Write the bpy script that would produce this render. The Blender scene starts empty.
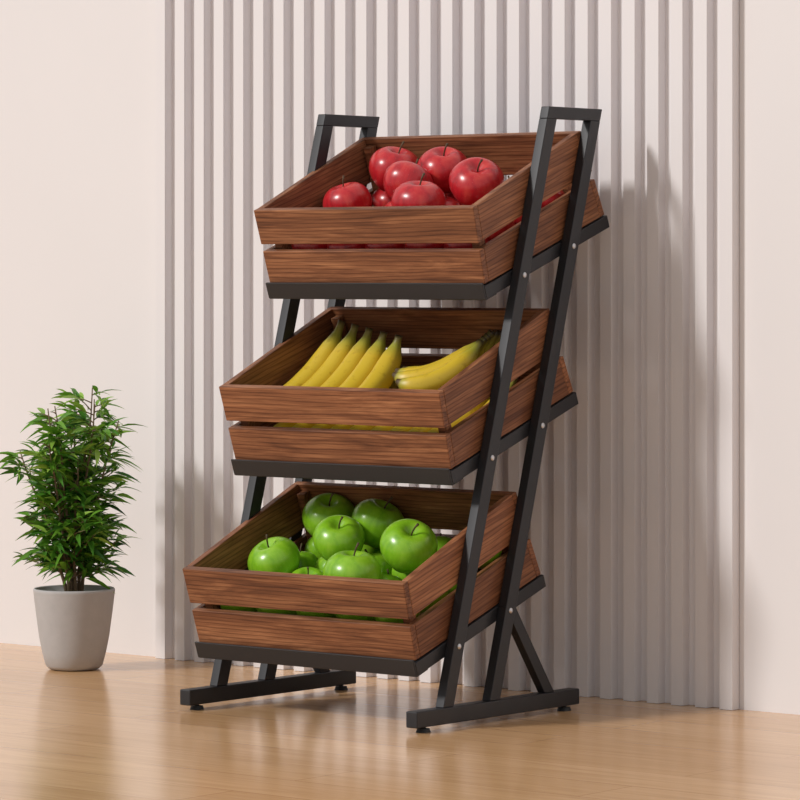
import bpy, bmesh, math, random
from mathutils import Vector, Matrix
random.seed(7)
scene=bpy.context.scene
scene.view_settings.view_transform='Standard'
col=scene.collection

# ---------------------------------------------------------------- materials
def newmat(name):
    m=bpy.data.materials.new(name); m.use_nodes=True
    nt=m.node_tree; b=nt.nodes['Principled BSDF']
    return m,nt,b
def N(nt,t,**kw):
    n=nt.nodes.new(t)
    for k,v in kw.items(): setattr(n,k,v)
    return n
def ramp(nt,stops):
    r=N(nt,'ShaderNodeValToRGB'); e=r.color_ramp.elements
    while len(e)<len(stops): e.new(0.5)
    for i,(p,c) in enumerate(stops):
        e[i].position=p; e[i].color=(c[0],c[1],c[2],1)
    return r
def noise(nt,vec,scale,detail=4,rough=.55,dist=0):
    n=N(nt,'ShaderNodeTexNoise'); n.inputs['Scale'].default_value=scale
    n.inputs['Detail'].default_value=detail; n.inputs['Roughness'].default_value=rough
    n.inputs['Distortion'].default_value=dist
    if vec is not None: nt.links.new(vec,n.inputs['Vector'])
    return n
def mapping(nt,vec,scale=(1,1,1)):
    m=N(nt,'ShaderNodeMapping'); m.inputs['Scale'].default_value=scale
    nt.links.new(vec,m.inputs['Vector']); return m
def mixrgb(nt,mode,fac,a,b):
    m=N(nt,'ShaderNodeMix'); m.data_type='RGBA'; m.blend_type=mode
    for s,v in ((0,fac),(6,a),(7,b)):
        if isinstance(v,bpy.types.NodeSocket): nt.links.new(v,m.inputs[s])
        elif s==0: m.inputs[0].default_value=v
        else: m.inputs[s].default_value=(*v,1)
    return m.outputs[2]
def bump(nt,h,strength,dist,b):
    n=N(nt,'ShaderNodeBump'); n.inputs['Strength'].default_value=strength; n.inputs['Distance'].default_value=dist
    nt.links.new(h,n.inputs['Height']); nt.links.new(n.outputs[0],b.inputs['Normal'])

def mat_walnut():
    m,nt,b=newmat('walnut_wood')
    tc=N(nt,'ShaderNodeTexCoord'); oi=N(nt,'ShaderNodeObjectInfo')
    sc=N(nt,'ShaderNodeVectorMath',operation='SCALE'); 
    cx=N(nt,'ShaderNodeCombineXYZ')
    for i in range(3): nt.links.new(oi.outputs['Random'],cx.inputs[i])
    nt.links.new(cx.outputs[0],sc.inputs[0]); sc.inputs['Scale'].default_value=7.3
    ad=N(nt,'ShaderNodeVectorMath',operation='ADD')
    nt.links.new(tc.outputs['Object'],ad.inputs[0]); nt.links.new(sc.outputs[0],ad.inputs[1])
    mp=mapping(nt,ad.outputs[0],(1.4,15,15))
    n1=noise(nt,mp.outputs[0],2.6,6,.62,1.6)
    mp2=mapping(nt,ad.outputs[0],(5,150,150))
    n2=noise(nt,mp2.outputs[0],3,4,.6)
    w=N(nt,'ShaderNodeTexWave'); w.wave_type='BANDS'; w.bands_direction='Y'
    w.inputs['Scale'].default_value=2.6; w.inputs['Distortion'].default_value=9; w.inputs['Detail'].default_value=3
    w.inputs['Detail Scale'].default_value=.7
    mp3=mapping(nt,ad.outputs[0],(1.5,17,17)); nt.links.new(mp3.outputs[0],w.inputs['Vector'])
    r1=ramp(nt,[(.28,(.125,.043,.019)),(.5,(.250,.096,.041)),(.72,(.42,.185,.083))])
    nt.links.new(n1.outputs[0],r1.inputs[0])
    r2=ramp(nt,[(.0,(.46,.39,.35)),(.30,(1,1,1))]); nt.links.new(w.outputs[0],r2.inputs[0])
    c=mixrgb(nt,'MULTIPLY',.8,r1.outputs[0],r2.outputs[0])
    r3=ramp(nt,[(.35,(.66,.62,.60)),(.6,(1.08,1.08,1.08))]); nt.links.new(n2.outputs[0],r3.inputs[0])
    c=mixrgb(nt,'MULTIPLY',.7,c,r3.outputs[0])
    hs=N(nt,'ShaderNodeHueSaturation'); nt.links.new(c,hs.inputs['Color'])
    mr=N(nt,'ShaderNodeMapRange'); nt.links.new(oi.outputs['Random'],mr.inputs[0])
    mr.inputs['To Min'].default_value=.82; mr.inputs['To Max'].default_value=1.18
    nt.links.new(mr.outputs[0],hs.inputs['Value'])
    nt.links.new(hs.outputs[0],b.inputs['Base Color'])
    b.inputs['Roughness'].default_value=.5; b.inputs['Specular IOR Level'].default_value=.35
    bump(nt,n2.outputs[0],.25,.001,b)
    return m
def mat_metal():
    m,nt,b=newmat('black_powder_coated_steel')
    tc=N(nt,'ShaderNodeTexCoord'); n=noise(nt,tc.outputs['Object'],900,2)
    b.inputs['Base Color'].default_value=(.023,.023,.026,1)
    b.inputs['Metallic'].default_value=.25; b.inputs['Roughness'].default_value=.42
    bump(nt,n.outputs[0],.08,.0005,b)
    return m
def mat_simple(name,c,r=.5,metal=0,var=.08,scale=40):
    m,nt,b=newmat(name)
    tc=N(nt,'ShaderNodeTexCoord'); n=noise(nt,tc.outputs['Object'],scale,4)
    rr=ramp(nt,[(.3,[x*(1-var) for x in c]),(.7,[min(1,x*(1+var)) for x in c])])
    nt.links.new(n.outputs[0],rr.inputs[0]); nt.links.new(rr.outputs[0],b.inputs['Base Color'])
    b.inputs['Roughness'].default_value=r; b.inputs['Metallic'].default_value=metal
    return m
def mat_apple(name,stops,r=.3):
    m,nt,b=newmat(name)
    tc=N(nt,'ShaderNodeTexCoord')
    mp=mapping(nt,tc.outputs['Object'],(60,60,12)); n=noise(nt,mp.outputs[0],1.2,4)
    rr=ramp(nt,stops); nt.links.new(n.outputs[0],rr.inputs[0])
    v=N(nt,'ShaderNodeTexVoronoi'); v.inputs['Scale'].default_value=260; nt.links.new(tc.outputs['Object'],v.inputs['Vector'])
    r2=ramp(nt,[(.10,(1,1,1)),(.18,(0,0,0))]); nt.links.new(v.outputs['Distance'],r2.inputs[0])
    c=mixrgb(nt,'ADD',.06,rr.outputs[0],r2.outputs[0])
    nt.links.new(c,b.inputs['Base Color']); b.inputs['Roughness'].default_value=r
    b.inputs['Coat Weight'].default_value=.2; b.inputs['Coat Roughness'].default_value=.2
    return m
def mat_banana():
    m,nt,b=newmat('banana_peel')
    at=N(nt,'ShaderNodeAttribute'); at.attribute_name='t'
    rr=ramp(nt,[(0,(.06,.035,.015)),(.045,(.10,.06,.02)),(.075,(.38,.34,.035)),(.16,(.66,.46,.03)),(.76,(.68,.48,.035)),(.90,(.36,.36,.045)),(.97,(.20,.17,.04)),(1,(.05,.03,.015))])
    nt.links.new(at.outputs['Fac'],rr.inputs[0])
    tc=N(nt,'ShaderNodeTexCoord'); n=noise(nt,tc.outputs['Object'],70,4)
    r2=ramp(nt,[(.28,(.55,.42,.25)),(.4,(1,1,1))]); nt.links.new(n.outputs[0],r2.inputs[0])
    c=mixrgb(nt,'MULTIPLY',.45,rr.outputs[0],r2.outputs[0])
    nt.links.new(c,b.inputs['Base Color']); b.inputs['Roughness'].default_value=.42
    return m
def mat_floor():
    m,nt,b=newmat('light_oak_floor')
    tc=N(nt,'ShaderNodeTexCoord')
    br=N(nt,'ShaderNodeTexBrick'); br.offset=.37; br.offset_frequency=2
    br.inputs['Scale'].default_value=1; br.inputs['Brick Width'].default_value=1.1; br.inputs['Row Height'].default_value=.13
    br.inputs['Mortar Size'].default_value=.0012; br.inputs['Mortar Smooth'].default_value=.3
    br.inputs['Color1'].default_value=(.60,.355,.17,1); br.inputs['Color2'].default_value=(.70,.435,.225,1); br.inputs['Mortar'].default_value=(.46,.25,.115,1)
    nt.links.new(tc.outputs['Object'],br.inputs['Vector'])
    mp=mapping(nt,tc.outputs['Object'],(1.2,16,1)); n=noise(nt,mp.outputs[0],3.0,6,.6,1.2)
    rr=ramp(nt,[(.25,(.80,.75,.70)),(.65,(1.05,1.05,1.05))]); nt.links.new(n.outputs[0],rr.inputs[0])
    c=mixrgb(nt,'MULTIPLY',.85,br.outputs[0],rr.outputs[0])
    nt.links.new(c,b.inputs['Base Color'])
    b.inputs['Roughness'].default_value=.18
    b.inputs['Specular IOR Level'].default_value=.5
    return m
def mat_leaf():
    m,nt,b=newmat('leaf_green')
    at=N(nt,'ShaderNodeAttribute'); at.attribute_name='t'
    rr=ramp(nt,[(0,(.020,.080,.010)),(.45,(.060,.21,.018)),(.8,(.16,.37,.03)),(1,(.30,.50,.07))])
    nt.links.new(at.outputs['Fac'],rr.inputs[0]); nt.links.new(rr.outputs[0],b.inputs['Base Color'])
    b.inputs['Roughness'].default_value=.4
    tr=N(nt,'ShaderNodeBsdfTranslucent'); nt.links.new(rr.outputs[0],tr.inputs['Color'])
    mx=N(nt,'ShaderNodeMixShader'); mx.inputs[0].default_value=.25
    out=[n for n in nt.nodes if n.type=='OUTPUT_MATERIAL'][0]
    nt.links.new(b.outputs[0],mx.inputs[1]); nt.links.new(tr.outputs[0],mx.inputs[2]); nt.links.new(mx.outputs[0],out.inputs[0])
    return m

WALNUT=mat_walnut(); METAL=mat_metal()
BOLT=mat_simple('zinc_bolt',(.6,.6,.62),.3,.9)
RUBBER=mat_simple('black_rubber',(.012,.012,.012),.6)
WALL=mat_simple('white_wall_paint',(.75,.722,.725),.7,0,.01,3)
PANEL=mat_simple('panel_paint',(.76,.732,.742),.55,0,.01,3)
POT=mat_simple('grey_concrete',(.43,.415,.41),.75,0,.04,50)
SOIL=mat_simple('soil',(.05,.035,.025),.9,0,.4,200)
BARK=mat_simple('plant_stem_bark',(.16,.11,.06),.7,0,.25,200)
STEM=mat_simple('fruit_stem',(.09,.055,.025),.7,0,.2,200)
RED=mat_apple('red_apple_skin',[(.2,(.26,.006,.012)),(.5,(.50,.014,.022)),(.85,(.64,.07,.05))])
GREEN=mat_apple('green_apple_skin',[(.2,(.13,.34,.010)),(.5,(.23,.49,.016)),(.85,(.34,.60,.04))])
BANANA=mat_banana(); FLOOR=mat_floor(); LEAF=mat_leaf()

# ---------------------------------------------------------------- helpers
def obj(name,me,parent=None,mat=None,smooth=False):
    o=bpy.data.objects.new(name,me); col.objects.link(o)
    if parent: o.parent=parent
    if mat: me.materials.append(mat)
    if smooth:
        for p in me.polygons: p.use_smooth=True
    return o
def empty(name,loc=(0,0,0)):
    e=bpy.data.objects.new(name,None); e.location=loc; col.objects.link(e); e.empty_display_size=.05; return e
def bev(o,w,seg=2):
    m=o.modifiers.new('bevel','BEVEL'); m.width=w; m.segments=seg; m.limit_method='ANGLE'; m.angle_limit=math.radians(25)
    for p in o.data.polygons: p.use_smooth=True
    wn=o.modifiers.new('wn','WEIGHTED_NORMAL'); wn.keep_sharp=False
def hexa(name,c8,parent,mat,bw=.0015,frame=None):
    F=frame or Matrix.Identity(4); Fi=F.inverted()
    me=bpy.data.meshes.new(name); bm=bmesh.new()
    v=[bm.verts.new(Fi@Vector(c)) for c in c8]
    for f in ((0,1,2,3),(7,6,5,4),(0,4,5,1),(1,5,6,2),(2,6,7,3),(3,7,4,0)): bm.faces.new([v[i] for i in f])
    bmesh.ops.recalc_face_normals(bm,faces=bm.faces); bm.to_mesh(me); bm.free()
    o=obj(name,me,parent,mat); o.matrix_local=F
    if bw: bev(o,bw)
    return o
def box(name,a,b,parent,mat,bw=.0015):
    x0,y0,z0=a;x1,y1,z1=b
    return hexa(name,[(x0,y0,z0),(x0,y1,z0),(x0,y1,z1),(x0,y0,z1),(x1,y0,z0),(x1,y1,z0),(x1,y1,z1),(x1,y0,z1)],parent,mat,bw)
def prism(name,poly_yz,x0,x1,parent,mat,bw=.0012):
    me=bpy.data.meshes.new(name); bm=bmesh.new()
    A=[bm.verts.new((x0,y,z)) for y,z in poly_yz]; B=[bm.verts.new((x1,y,z)) for y,z in poly_yz]
    bm.faces.new(A); bm.faces.new(B[::-1]); n=len(A)
    for i in range(n): bm.faces.new((A[i],B[i],B[(i+1)%n],A[(i+1)%n]))
    bmesh.ops.recalc_face_normals(bm,faces=bm.faces); bm.to_mesh(me); bm.free()
    o=obj(name,me,parent,mat)
    if bw: bev(o,bw)
    return o
def tube(path,radii,bm,seg=12,attr=None,ts=None,squash=None,cap=True):
    rings=[];n=len(path); up0=None
    for i,p in enumerate(path):
        p=Vector(p)
        t=(Vector(path[min(i+1,n-1)])-Vector(path[max(i-1,0)])).normalized()
        if up0 is None:
            up0=t.orthogonal().normalized()
        s=(up0-t*up0.dot(t)).normalized(); up0=s; u=t.cross(s)
        ring=[]
        for k in range(seg):
            a=2*math.pi*k/seg; r=radii[i]*(1+(squash*math.cos(5*a) if squash else 0))
            v=bm.verts.new(p+s*math.cos(a)*r+u*math.sin(a)*r)
            if attr is not None: v[attr]=ts[i]
            ring.append(v)
        rings.append(ring)
    for i in range(n-1):
        for k in range(seg):
            bm.faces.new((rings[i][k],rings[i][(k+1)%seg],rings[i+1][(k+1)%seg],rings[i+1][k]))
    if cap: bm.faces.new(rings[0][::-1]); bm.faces.new(rings[-1])

# ---------------------------------------------------------------- room
WY=.5985
fl=box('floor',(-4,-5,-.05),(4,WY+.1,0),None,FLOOR,0)
wl=box('wall_back',(-4,WY,0),(4,WY+.1,2.8),None,WALL,0)
def slat_panel():
    me=bpy.data.meshes.new('slatted_wall_panel'); bm=bmesh.new()
    X0,X1=-.602,.703; d=.021
    prof=[(X0,WY-.001),(X0,WY-d),(X0+.024,WY-d)]
    n=26; s0=X0+.024; s1=X1-.002; P=(s1-s0)/n
    for i in range(n):
        x=s0+i*P
        prof+=[(x+.0015,WY-.003),(x+P*.46,WY-.003),(x+P*.46+.003,WY-d),(x+P,WY-d)]
    prof+=[(X1,WY-d),(X1,WY-.001)]
    z0,z1=0.0005,2.6
    a=[bm.verts.new((x,y,z0)) for x,y in prof]; b=[bm.verts.new((x,y,z1)) for x,y in prof]
    for i in range(len(prof)-1): bm.faces.new((a[i],a[i+1],b[i+1],b[i]))
    bmesh.ops.recalc_face_normals(bm,faces=bm.faces)
    bm.to_mesh(me); bm.free()
    return obj('slatted_wall_panel',me,None,PANEL)
slat_panel()

# ---------------------------------------------------------------- stand
W=.478; T=.017
stand=empty('metal_display_stand')
K=.29
def frame(tag,x0):
    x1=x0+T
    def yf(z): return .060+K*z
    def yb(z): return .208+K*z
    w=.027
    zt=1.0; zb=.035; h=.020
    prism(f'front_post_{tag}',[(yf(zb),zb),(yf(zb)+w,zb),(yf(zt-h)+w,zt-h),(yf(zt-h),zt-h)],x0,x1,stand,METAL)
    prism(f'rear_post_{tag}',[(yb(zb)-w,zb),(yb(zb),zb),(yb(zt-h),zt-h),(yb(zt-h)-w,zt-h)],x0,x1,stand,METAL)
    prism(f'handle_{tag}',[(yf(zt-h),zt-h),(yb(zt-h),zt-h),(yb(zt),zt),(yf(zt),zt)],x0,x1,stand,METAL)
    box(f'foot_bar_{tag}',(x0-.003,0,.009),(x1+.003,.430,.035),stand,METAL,.002)
    a=Vector((.246,.185));b=Vector((.352,.035)); q=.013
    prism(f'brace_{tag}',[(a.x-q,a.y),(a.x+q,a.y),(b.x+q,b.y),(b.x-q,b.y)],x0+.001,x1-.001,stand,METAL)
    for k,y in enumerate((.03,.402)):
        me=bpy.data.meshes.new('levelling_foot'); bm=bmesh.new()
        bmesh.ops.create_cone(bm,cap_ends=True,segments=24,radius1=.012,radius2=.010,depth=.006,matrix=Matrix.Translation((x0+T/2,y,.003)))
        bmesh.ops.create_cone(bm,cap_ends=True,segments=12,radius1=.004,radius2=.004,depth=.004,matrix=Matrix.Translation((x0+T/2,y,.0075)))
        bm.to_mesh(me); bm.free(); obj(f'levelling_foot_{tag}_{k+1}',me,stand,RUBBER)
XL=-.0055
frame('l',XL); frame('r',W)

TH=math.radians(19.5); cu,su=math.cos(TH),math.sin(TH)
CX0,CX1=.012,W-.004
FLR=.0035/.13
crates=[(.204,.706),(.116,.410),(.026,.111)]
def fr(B):
    return Matrix(((1,0,0,0),(0,cu,-su,B[0]),(0,su,cu,B[1]),(0,0,0,1)))
def loc(B,x,u,h): return fr(B)@Vector((x,u,h))
def lb(name,B,x0,x1,u0,u1,h0,h1,parent,mat,bw=.0012):
    F=fr(B); c=[F@Vector(p) for p in ((x0,u0,h0),(x0,u1,h0),(x0,u1,h1),(x0,u0,h1),(x1,u0,h0),(x1,u1,h0),(x1,u1,h1),(x1,u0,h1))]
    return hexa(name,c,parent,mat,bw)
HF,HB=.130,.157
def uf(h): return .008*h/.13
def ub(h): return .350-.022*h/.155
def xl(h): return CX0-FLR*h*1.8
def xr(h): return CX1+FLR*h
def crate(B,idx):
    par=empty('wooden_crate'); t=.013
    F=fr(B)
    def fb(name,h0,h1,front):
        if front: us=[uf(h0),uf(h0)+t,uf(h1)+t,uf(h1)]
        else: us=[ub(h0)-t,ub(h0),ub(h1),ub(h1)-t]
        hs=[h0,h0,h1,h1]
        cc=[F@Vector((xl(hs[i]),us[i],hs[i])) for i in range(4)]+[F@Vector((xr(hs[i]),us[i],hs[i])) for i in range(4)]
        M=F@Matrix.Translation(((CX0+CX1)/2,us[0],(h0+h1)/2))@Matrix.Rotation(math.pi/2,4,'X')
        return hexa(name,cc,par,WALNUT,.0015,M)
    fb('front_board_lower',.001,.058,True); fb('front_board_upper',.070,HF,True)
    fb('rear_board_lower',.001,.068,False); fb('rear_board_upper',.082,HB,False)
    for tag in ('l','r'):
        def X(h,inner):
            return (xl(h)+(t if inner else 0)) if tag=='l' else (xr(h)-(t if inner else 0))
        for nm,f0,f1,b0,b1 in (('lower',.001,.058,.001,.068),('upper',.070,HF,.082,HB)):
            pts=[(uf(f0)+t,f0),(uf(f1)+t,f1),(ub(b1)-t,b1),(ub(b0)-t,b0)]
            e0,e1=(0,1) if tag=='l' else (1,0)
            cc=[F@Vector((X(h,e0),u,h)) for u,h in pts]+[F@Vector((X(h,e1),u,h)) for u,h in pts]
            M=F@Matrix.Translation((X(0,0),.17,.06))@Matrix.Rotation(math.pi/2,4,'Z')@Matrix.Rotation(math.pi/2,4,'X')
            hexa(f'side_board_{nm}_{tag}',cc,par,WALNUT,.0015,M)
        xi=(CX0+t-.002,CX0+t+.014) if tag=='l' else (CX1-t-.014,CX1-t+.002)
        lb('corner_batten_f_'+tag,B,xi[0],xi[1],uf(.13)+t+.001,uf(.13)+t+.017,.009,HF-.010,par,WALNUT)
        lb('corner_batten_b_'+tag,B,xi[0],xi[1],ub(.14)-t-.018,ub(.14)-t-.001,.009,HB-.012,par,WALNUT)
    n=7; w=(CX1-CX0-2*t)/n
    for i in range(n):
        x=CX0+t+i*w
        M=F@Matrix.Translation((x,.17,.004))@Matrix.Rotation(math.pi/2,4,'Z')
        pts=[(.014,.001),(.014,.008),(.335,.008),(.335,.001)]
        cc=[F@Vector((x+.004,u,h)) for u,h in pts]+[F@Vector((x+w-.004,u,h)) for u,h in pts]
        hexa(f'base_slat_{i+1}',cc,par,WALNUT,.001,M)
    k=idx+1
    lb(f'tray_front_lip_{k}',B,CX0-.001,CX1+.003,-.010,-.006,-.022,.006,stand,METAL,.001)
    lb(f'tray_front_flange_{k}',B,CX0-.001,CX1+.003,-.008,.022,-.0235,-.0205,stand,METAL,.0008)
    lb(f'tray_front_seat_{k}',B,CX0,CX1+.002,-.006,.020,-.006,-.0005,stand,METAL,.0008)
    lb(f'tray_rear_rail_{k}',B,CX0,CX1+.002,.33,.352,-.022,-.0005,stand,METAL,.0012)
    for tag,xa,xb in (('l',CX0-.0005,CX0+.02),('r',CX1-.02,CX1+.0035)):
        lb(f'tray_side_rail_{tag}_{k}',B,xa,xb,-.006,.352,-.022,-.0007,stand,METAL,.0012)
    for j in range(3):
        lb(f'tray_cross_bar_{k}_{j+1}',B,CX0+.018,CX1-.018,.08+j*.09,.095+j*.09,-.012,-.0007,stand,METAL,.001)
    for tag,xs in (('r',W+T),('l',XL)):
        for q,off in enumerate((.060+.0135,.208-.0135)):
            y0=B[0]+.011*su; z0=B[1]-.011*cu; tt=su/cu
            z=(z0+tt*(off-y0))/(1-tt*K); y=off+K*z
            me=bpy.data.meshes.new('bolt'); bm=bmesh.new()
            bmesh.ops.create_uvsphere(bm,u_segments=16,v_segments=8,radius=.0048)
            bmesh.ops.scale(bm,vec=(.5,1,1),verts=bm.verts)
            bmesh.ops.translate(bm,vec=(xs,y,z),verts=bm.verts)
            bm.to_mesh(me); bm.free(); obj(f'bolt_{tag}_{k}_{q+1}',me,stand,BOLT,True)
for i,B in enumerate(crates): crate(B,i)

# ---------------------------------------------------------------- fruit
def apple_mesh(name,mat,r=.04):
    me=bpy.data.meshes.new(name); bm=bmesh.new()
    nu,nv=40,24; rings=[]
    for j in range(nv+1):
        ph=math.pi*j/nv; row=[]
        for i in range(nu):
            a=2*math.pi*i/nu
            s=math.sin(ph); c=math.cos(ph)
            rad=r*(s*(1+.10*c))
            z=r*(.90*c)
            z-= r*.34*math.exp(-(s/.26)**2)*(1 if c>0 else 0)
            z+= r*.22*math.exp(-(s/.28)**2)*(1 if c<=0 else 0)
            lob=1+.030*math.cos(5*a)*(.5-.5*c)
            row.append(bm.verts.new((rad*lob*math.cos(a),rad*lob*math.sin(a),z*(1+.03*math.cos(5*a)*(c<0)))))
        rings.append(row)
    for j in range(nv):
        for i in range(nu):
            bm.faces.new((rings[j][i],rings[j+1][i],rings[j+1][(i+1)%nu],rings[j][(i+1)%nu]))
    bmesh.ops.remove_doubles(bm,verts=bm.verts,dist=1e-5)
    nb=len(bm.faces)
    bmesh.ops.recalc_face_normals(bm,faces=bm.faces)
    tube([(0,0,r*.50),(.001,0,r*.75),(.003,.001,r*.98),(.006,.002,r*1.16)],[.0013,.0012,.0013,.0019],bm,8)
    bm.to_mesh(me); bm.free()
    me.materials.append(mat); me.materials.append(STEM)
    for p in me.polygons:
        p.use_smooth=True
        if p.index>=nb: p.material_index=1
    return me
def pile(name,B,mat,top,seed):
    rnd=random.Random(seed)
    par=empty(name); me=apple_mesh(name+'_mesh',mat)
    low=[]
    for i in range(5):
        for j in range(4):
            p=(.068+.0835*i,.062+.0765*j,.047+rnd.uniform(-.002,.002),.92)
            if all((Vector(p[:3])-Vector(q[:3])).length>.058 for q in top): low.append(p)
    for i,p in enumerate(top+low):
        x,u,h,s=p[:4]
        o=bpy.data.objects.new('apple_%d'%(i+1),me); col.objects.link(o); o.parent=par
        o.location=loc(B,x,u,h); o.scale=(s,s,s)
        o.rotation_euler=p[4] if len(p)>4 else (rnd.uniform(-.45,.45),rnd.uniform(-.45,.45),rnd.uniform(0,6))
pile('pile_of_red_apples',crates[0],RED,[
 (.072,.172,.085,1.06,(.25,-.2,.3)),(.108,.270,.113,1.14,(.35,.1,1)),(.220,.264,.112,1.12,(.35,.3,0)),
 (.199,.188,.113,1.08,(.3,.35,2.0)),(.344,.193,.110,1.16,(.5,.5,0)),(.272,.120,.100,1.14,(.2,.1,.4))],1)
pile('pile_of_green_apples',crates[2],GREEN,[
 (.100,.283,.110,1.14,(.4,.35,0)),(.212,.274,.109,1.14,(.35,.3,1)),(.085,.145,.088,1.12,(.5,-.1,0)),
 (.191,.196,.112,1.08,(.45,.4,0)),(.345,.189,.110,1.18,(.5,.5,.2)),(.296,.095,.096,1.20,(.1,.1,.2)),(.425,.27,.080,.95)],2)

def banana(bm,at,pts,s=1.0,seg=15):
    n=28
    ctrl=[(0,.0035),(.03,.005),(.08,.0095),(.16,.0135),(.3,.0165),(.5,.0175),(.70,.0168),(.81,.0142),(.88,.0095),(.93,.0060),(.97,.0050),(1,.0057)]
    path=[];rad=[];ts=[]
    p0,p1,p2,p3=pts
    for i in range(n):
        t=i/(n-1); q=p0*(1-t)**3+p1*3*t*(1-t)**2+p2*3*t*t*(1-t)+p3*t**3; path.append(q)
        for (a,ra),(b,rb) in zip(ctrl,ctrl[1:]):
            if a<=t<=b+1e-9: rad.append((ra+(rb-ra)*(t-a)/(b-a))*s); break
        ts.append(t)
    tube(path,rad,bm,seg,at,ts,.045)
def bunch(B,lst):
    me=bpy.data.meshes.new('banana_bunch'); bm=bmesh.new(); at=bm.verts.layers.float.new('t')
    for pts,s in lst: banana(bm,at,[loc(B,*q) for q in pts],s)
    bmesh.ops.recalc_face_normals(bm,faces=bm.faces)
    bm.to_mesh(me); bm.free(); obj('banana_bunch',me,None,BANANA,True)
B=crates[1]
L=[]
for i,x in enumerate((.062,.104,.147,.190,.234)):
    lean=.012-.008*i
    L.append((((x-.006,.060,.078),(x-.020,.12,.056),(x-.016+lean,.220,.076),(x+lean,.270-.006*i,.152-.004*i)),1.18))
for i,x in enumerate((.062,.104,.146,.188,.228)):
    L.append((((x,.040,.034),(x-.004,.10,.016),(x+.004,.18,.018),(x,.27,.07)),.98))
bunch(B,L)
Rr=[]
st=Vector((.402,.285,.136))
for i,(x,u,h) in enumerate(((.240,.262,.066),(.242,.230,.082),(.250,.197,.096),(.264,.163,.106),(.285,.130,.112),(.315,.100,.112))):
    e=(st.x-.003*i,st.y-.008*i,st.z-.003*abs(i-2))
    Rr.append((((x,u,h),(x+.045,u-.022+.004*i,h-.026),(x+.105-.006*i,u+.01+.012*i,h-.020),e),1.15))
for i,x in enumerate((.272,.312,.352,.392,.432)):
    Rr.append((((x,.045,.034),(x+.004,.10,.016),(x+.004,.18,.018),(x,.26,.06)),.98))
bunch(B,Rr)

# ---------------------------------------------------------------- plant
plant=empty('potted_bamboo_plant',(-.589,.346,0))
def lathe(name,prof,parent,mat,seg=64):
    me=bpy.data.meshes.new(name); bm=bmesh.new(); rows=[]
    for r,z in prof: rows.append([bm.verts.new((r*math.cos(2*math.pi*k/seg),r*math.sin(2*math.pi*k/seg),z)) for k in range(seg)])
    for j in range(len(prof)-1):
        for k in range(seg): bm.faces.new((rows[j][k],rows[j][(k+1)%seg],rows[j+1][(k+1)%seg],rows[j+1][k]))
    bm.faces.new(rows[0][::-1]); bm.faces.new(rows[-1])
    bmesh.ops.recalc_face_normals(bm,faces=bm.faces); bm.to_mesh(me); bm.free()
    o=obj(name,me,parent,mat,True); return o
lathe('pot',[(.038,0.0005),(.046,.002),(.052,.008),(.058,.03),(.064,.06),(.070,.105),(.0745,.142),(.0748,.146),(.073,.1485),(.070,.147),(.067,.130)],plant,POT)
lathe('soil',[(.067,.128),(.067,.134),(.03,.139),(.005,.140)],plant,SOIL)
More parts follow.
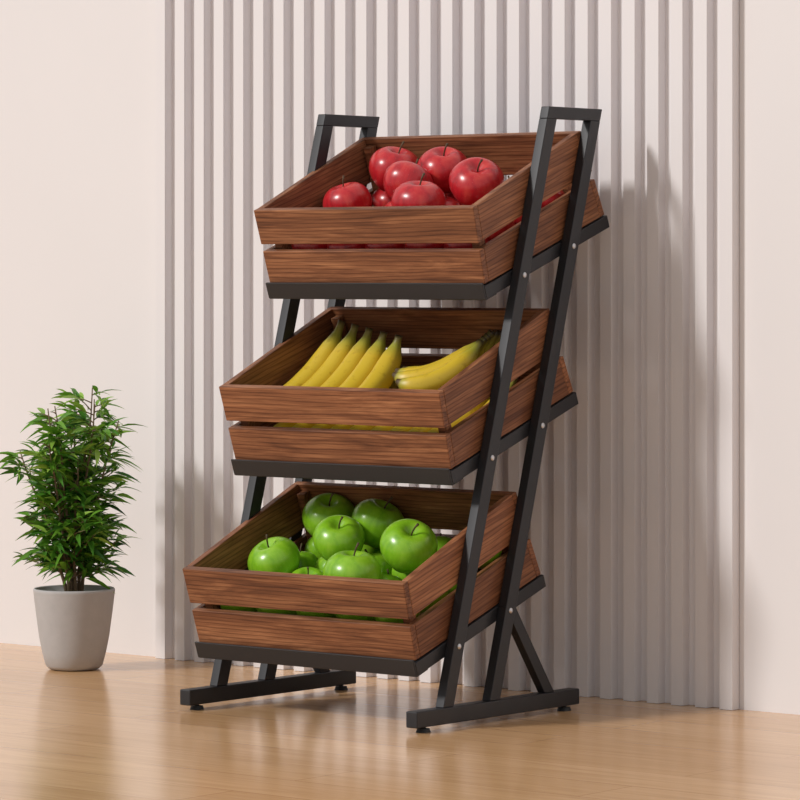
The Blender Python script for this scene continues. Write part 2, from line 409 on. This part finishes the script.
def foliage():
    rnd=random.Random(11)
    mb=bpy.data.meshes.new('stems'); bs=bmesh.new()
    ml=bpy.data.meshes.new('leaves'); bl=bmesh.new(); at=bl.verts.layers.float.new('t')
    def leaf(p,d,L,wd,tone):
        d=d.normalized(); up=Vector((0,0,1)); s=d.cross(up)
        if s.length<.1: s=Vector((1,0,0))
        s.normalize(); s=(Matrix.Rotation(rnd.uniform(-.9,.9),3,d)@s); n=s.cross(d).normalized()
        sec=[(0,.06),(.12,.5),(.32,1),(.55,.85),(.8,.42),(1,.02)]
        rows=[]
        for t,w in sec:
            c=p+d*L*t+Vector((0,0,-L*.30*t*t)); ww=wd*w/2
            row=[bl.verts.new(c-s*ww+n*ww*.35),bl.verts.new(c),bl.verts.new(c+s*ww+n*ww*.35)]
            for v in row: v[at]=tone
            rows.append(row)
        for i in range(len(rows)-1):
            for k in range(2): bl.faces.new((rows[i][k],rows[i][k+1],rows[i+1][k+1],rows[i+1][k]))
    def inside(q):
        z=q.z-.148
        if z<.0: return False
        rad=.120 if z<.22 else .120-(z-.22)*.50
        return math.hypot(q.x,q.y)<rad
    for s in range(13):
        an=rnd.uniform(0,6.28); r0=rnd.uniform(.004,.025)
        b=Vector((r0*math.cos(an),r0*math.sin(an),.13))
        lean=rnd.uniform(.02,.095); H=rnd.uniform(.24,.355) 
        if s==0: H=.385; an=.6; lean=.045
        if s==1: H=.365; an=-.2; lean=.055
        if s==2: H=.27; an=3.8; lean=.09
        path=[];n=9
        for i in range(n):
            t=i/(n-1)
            path.append(b+Vector((math.cos(an)*lean*t**1.3+rnd.uniform(-.003,.003),math.sin(an)*lean*t**1.3+rnd.uniform(-.003,.003),H*t)))
        tube(path,[.0035*(1-.7*i/(n-1)) for i in range(n)],bs,8)
        nb=int(H/.016)
        for j in range(nb):
            t=.12+.88*j/nb; i=min(int(t*(n-1)),n-2); fr_=t*(n-1)-i
            p=path[i].lerp(path[i+1],fr_); ba=rnd.uniform(0,6.28)
            bd=Vector((math.cos(ba),math.sin(ba),rnd.uniform(.3,1.0))).normalized()
            BL=rnd.uniform(.035,.09)*(1.15-.55*t)
            bp=[p+bd*BL*q/3+Vector((0,0,-.012*(q/3)**2)) for q in range(4)]
            if not inside(bp[3]): bp=[p.lerp(q,.5) for q in bp]
            tube(bp,[.0013,.0011,.0009,.0005],bs,5)
            for q in range(7):
                tt=.25+.75*q/6; c=bp[0].lerp(bp[3],tt)
                if not inside(c): continue
                da=ba+rnd.choice((-1,1))*rnd.uniform(.2,1.3)
                dd=Vector((math.cos(da),math.sin(da),rnd.uniform(-.25,1.1)))
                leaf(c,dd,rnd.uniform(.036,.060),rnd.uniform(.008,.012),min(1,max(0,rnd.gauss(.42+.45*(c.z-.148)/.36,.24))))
    bs.to_mesh(mb); bs.free(); obj('stems',mb,plant,BARK,True)
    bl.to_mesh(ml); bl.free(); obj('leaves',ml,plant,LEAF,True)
foliage()

# ---------------------------------------------------------------- light
w=bpy.data.worlds.new('world'); scene.world=w; w.use_nodes=True
bg=w.node_tree.nodes['Background']; bg.inputs[0].default_value=(1,.985,.98,1); bg.inputs[1].default_value=.53
sl=bpy.data.lights.new('sun','SUN'); sl.energy=2.35; sl.angle=math.radians(8); sl.color=(1,.972,.94)
so=bpy.data.objects.new('sun',sl); col.objects.link(so)
so.rotation_euler=Vector((.50,1,-.75)).to_track_quat('-Z','Y').to_euler(); so.location=(-2,-3,3)

cam=bpy.data.cameras.new('camera'); cam.sensor_width=36; cam.lens=3699.7*36/800; cam.shift_y=-(400-270.1)/800
co=bpy.data.objects.new('camera',cam); col.objects.link(co); co.location=(4.1556,-4.5222,.7302); co.rotation_euler=(math.pi/2,0,.6847)
cam.clip_end=100
scene.camera=co
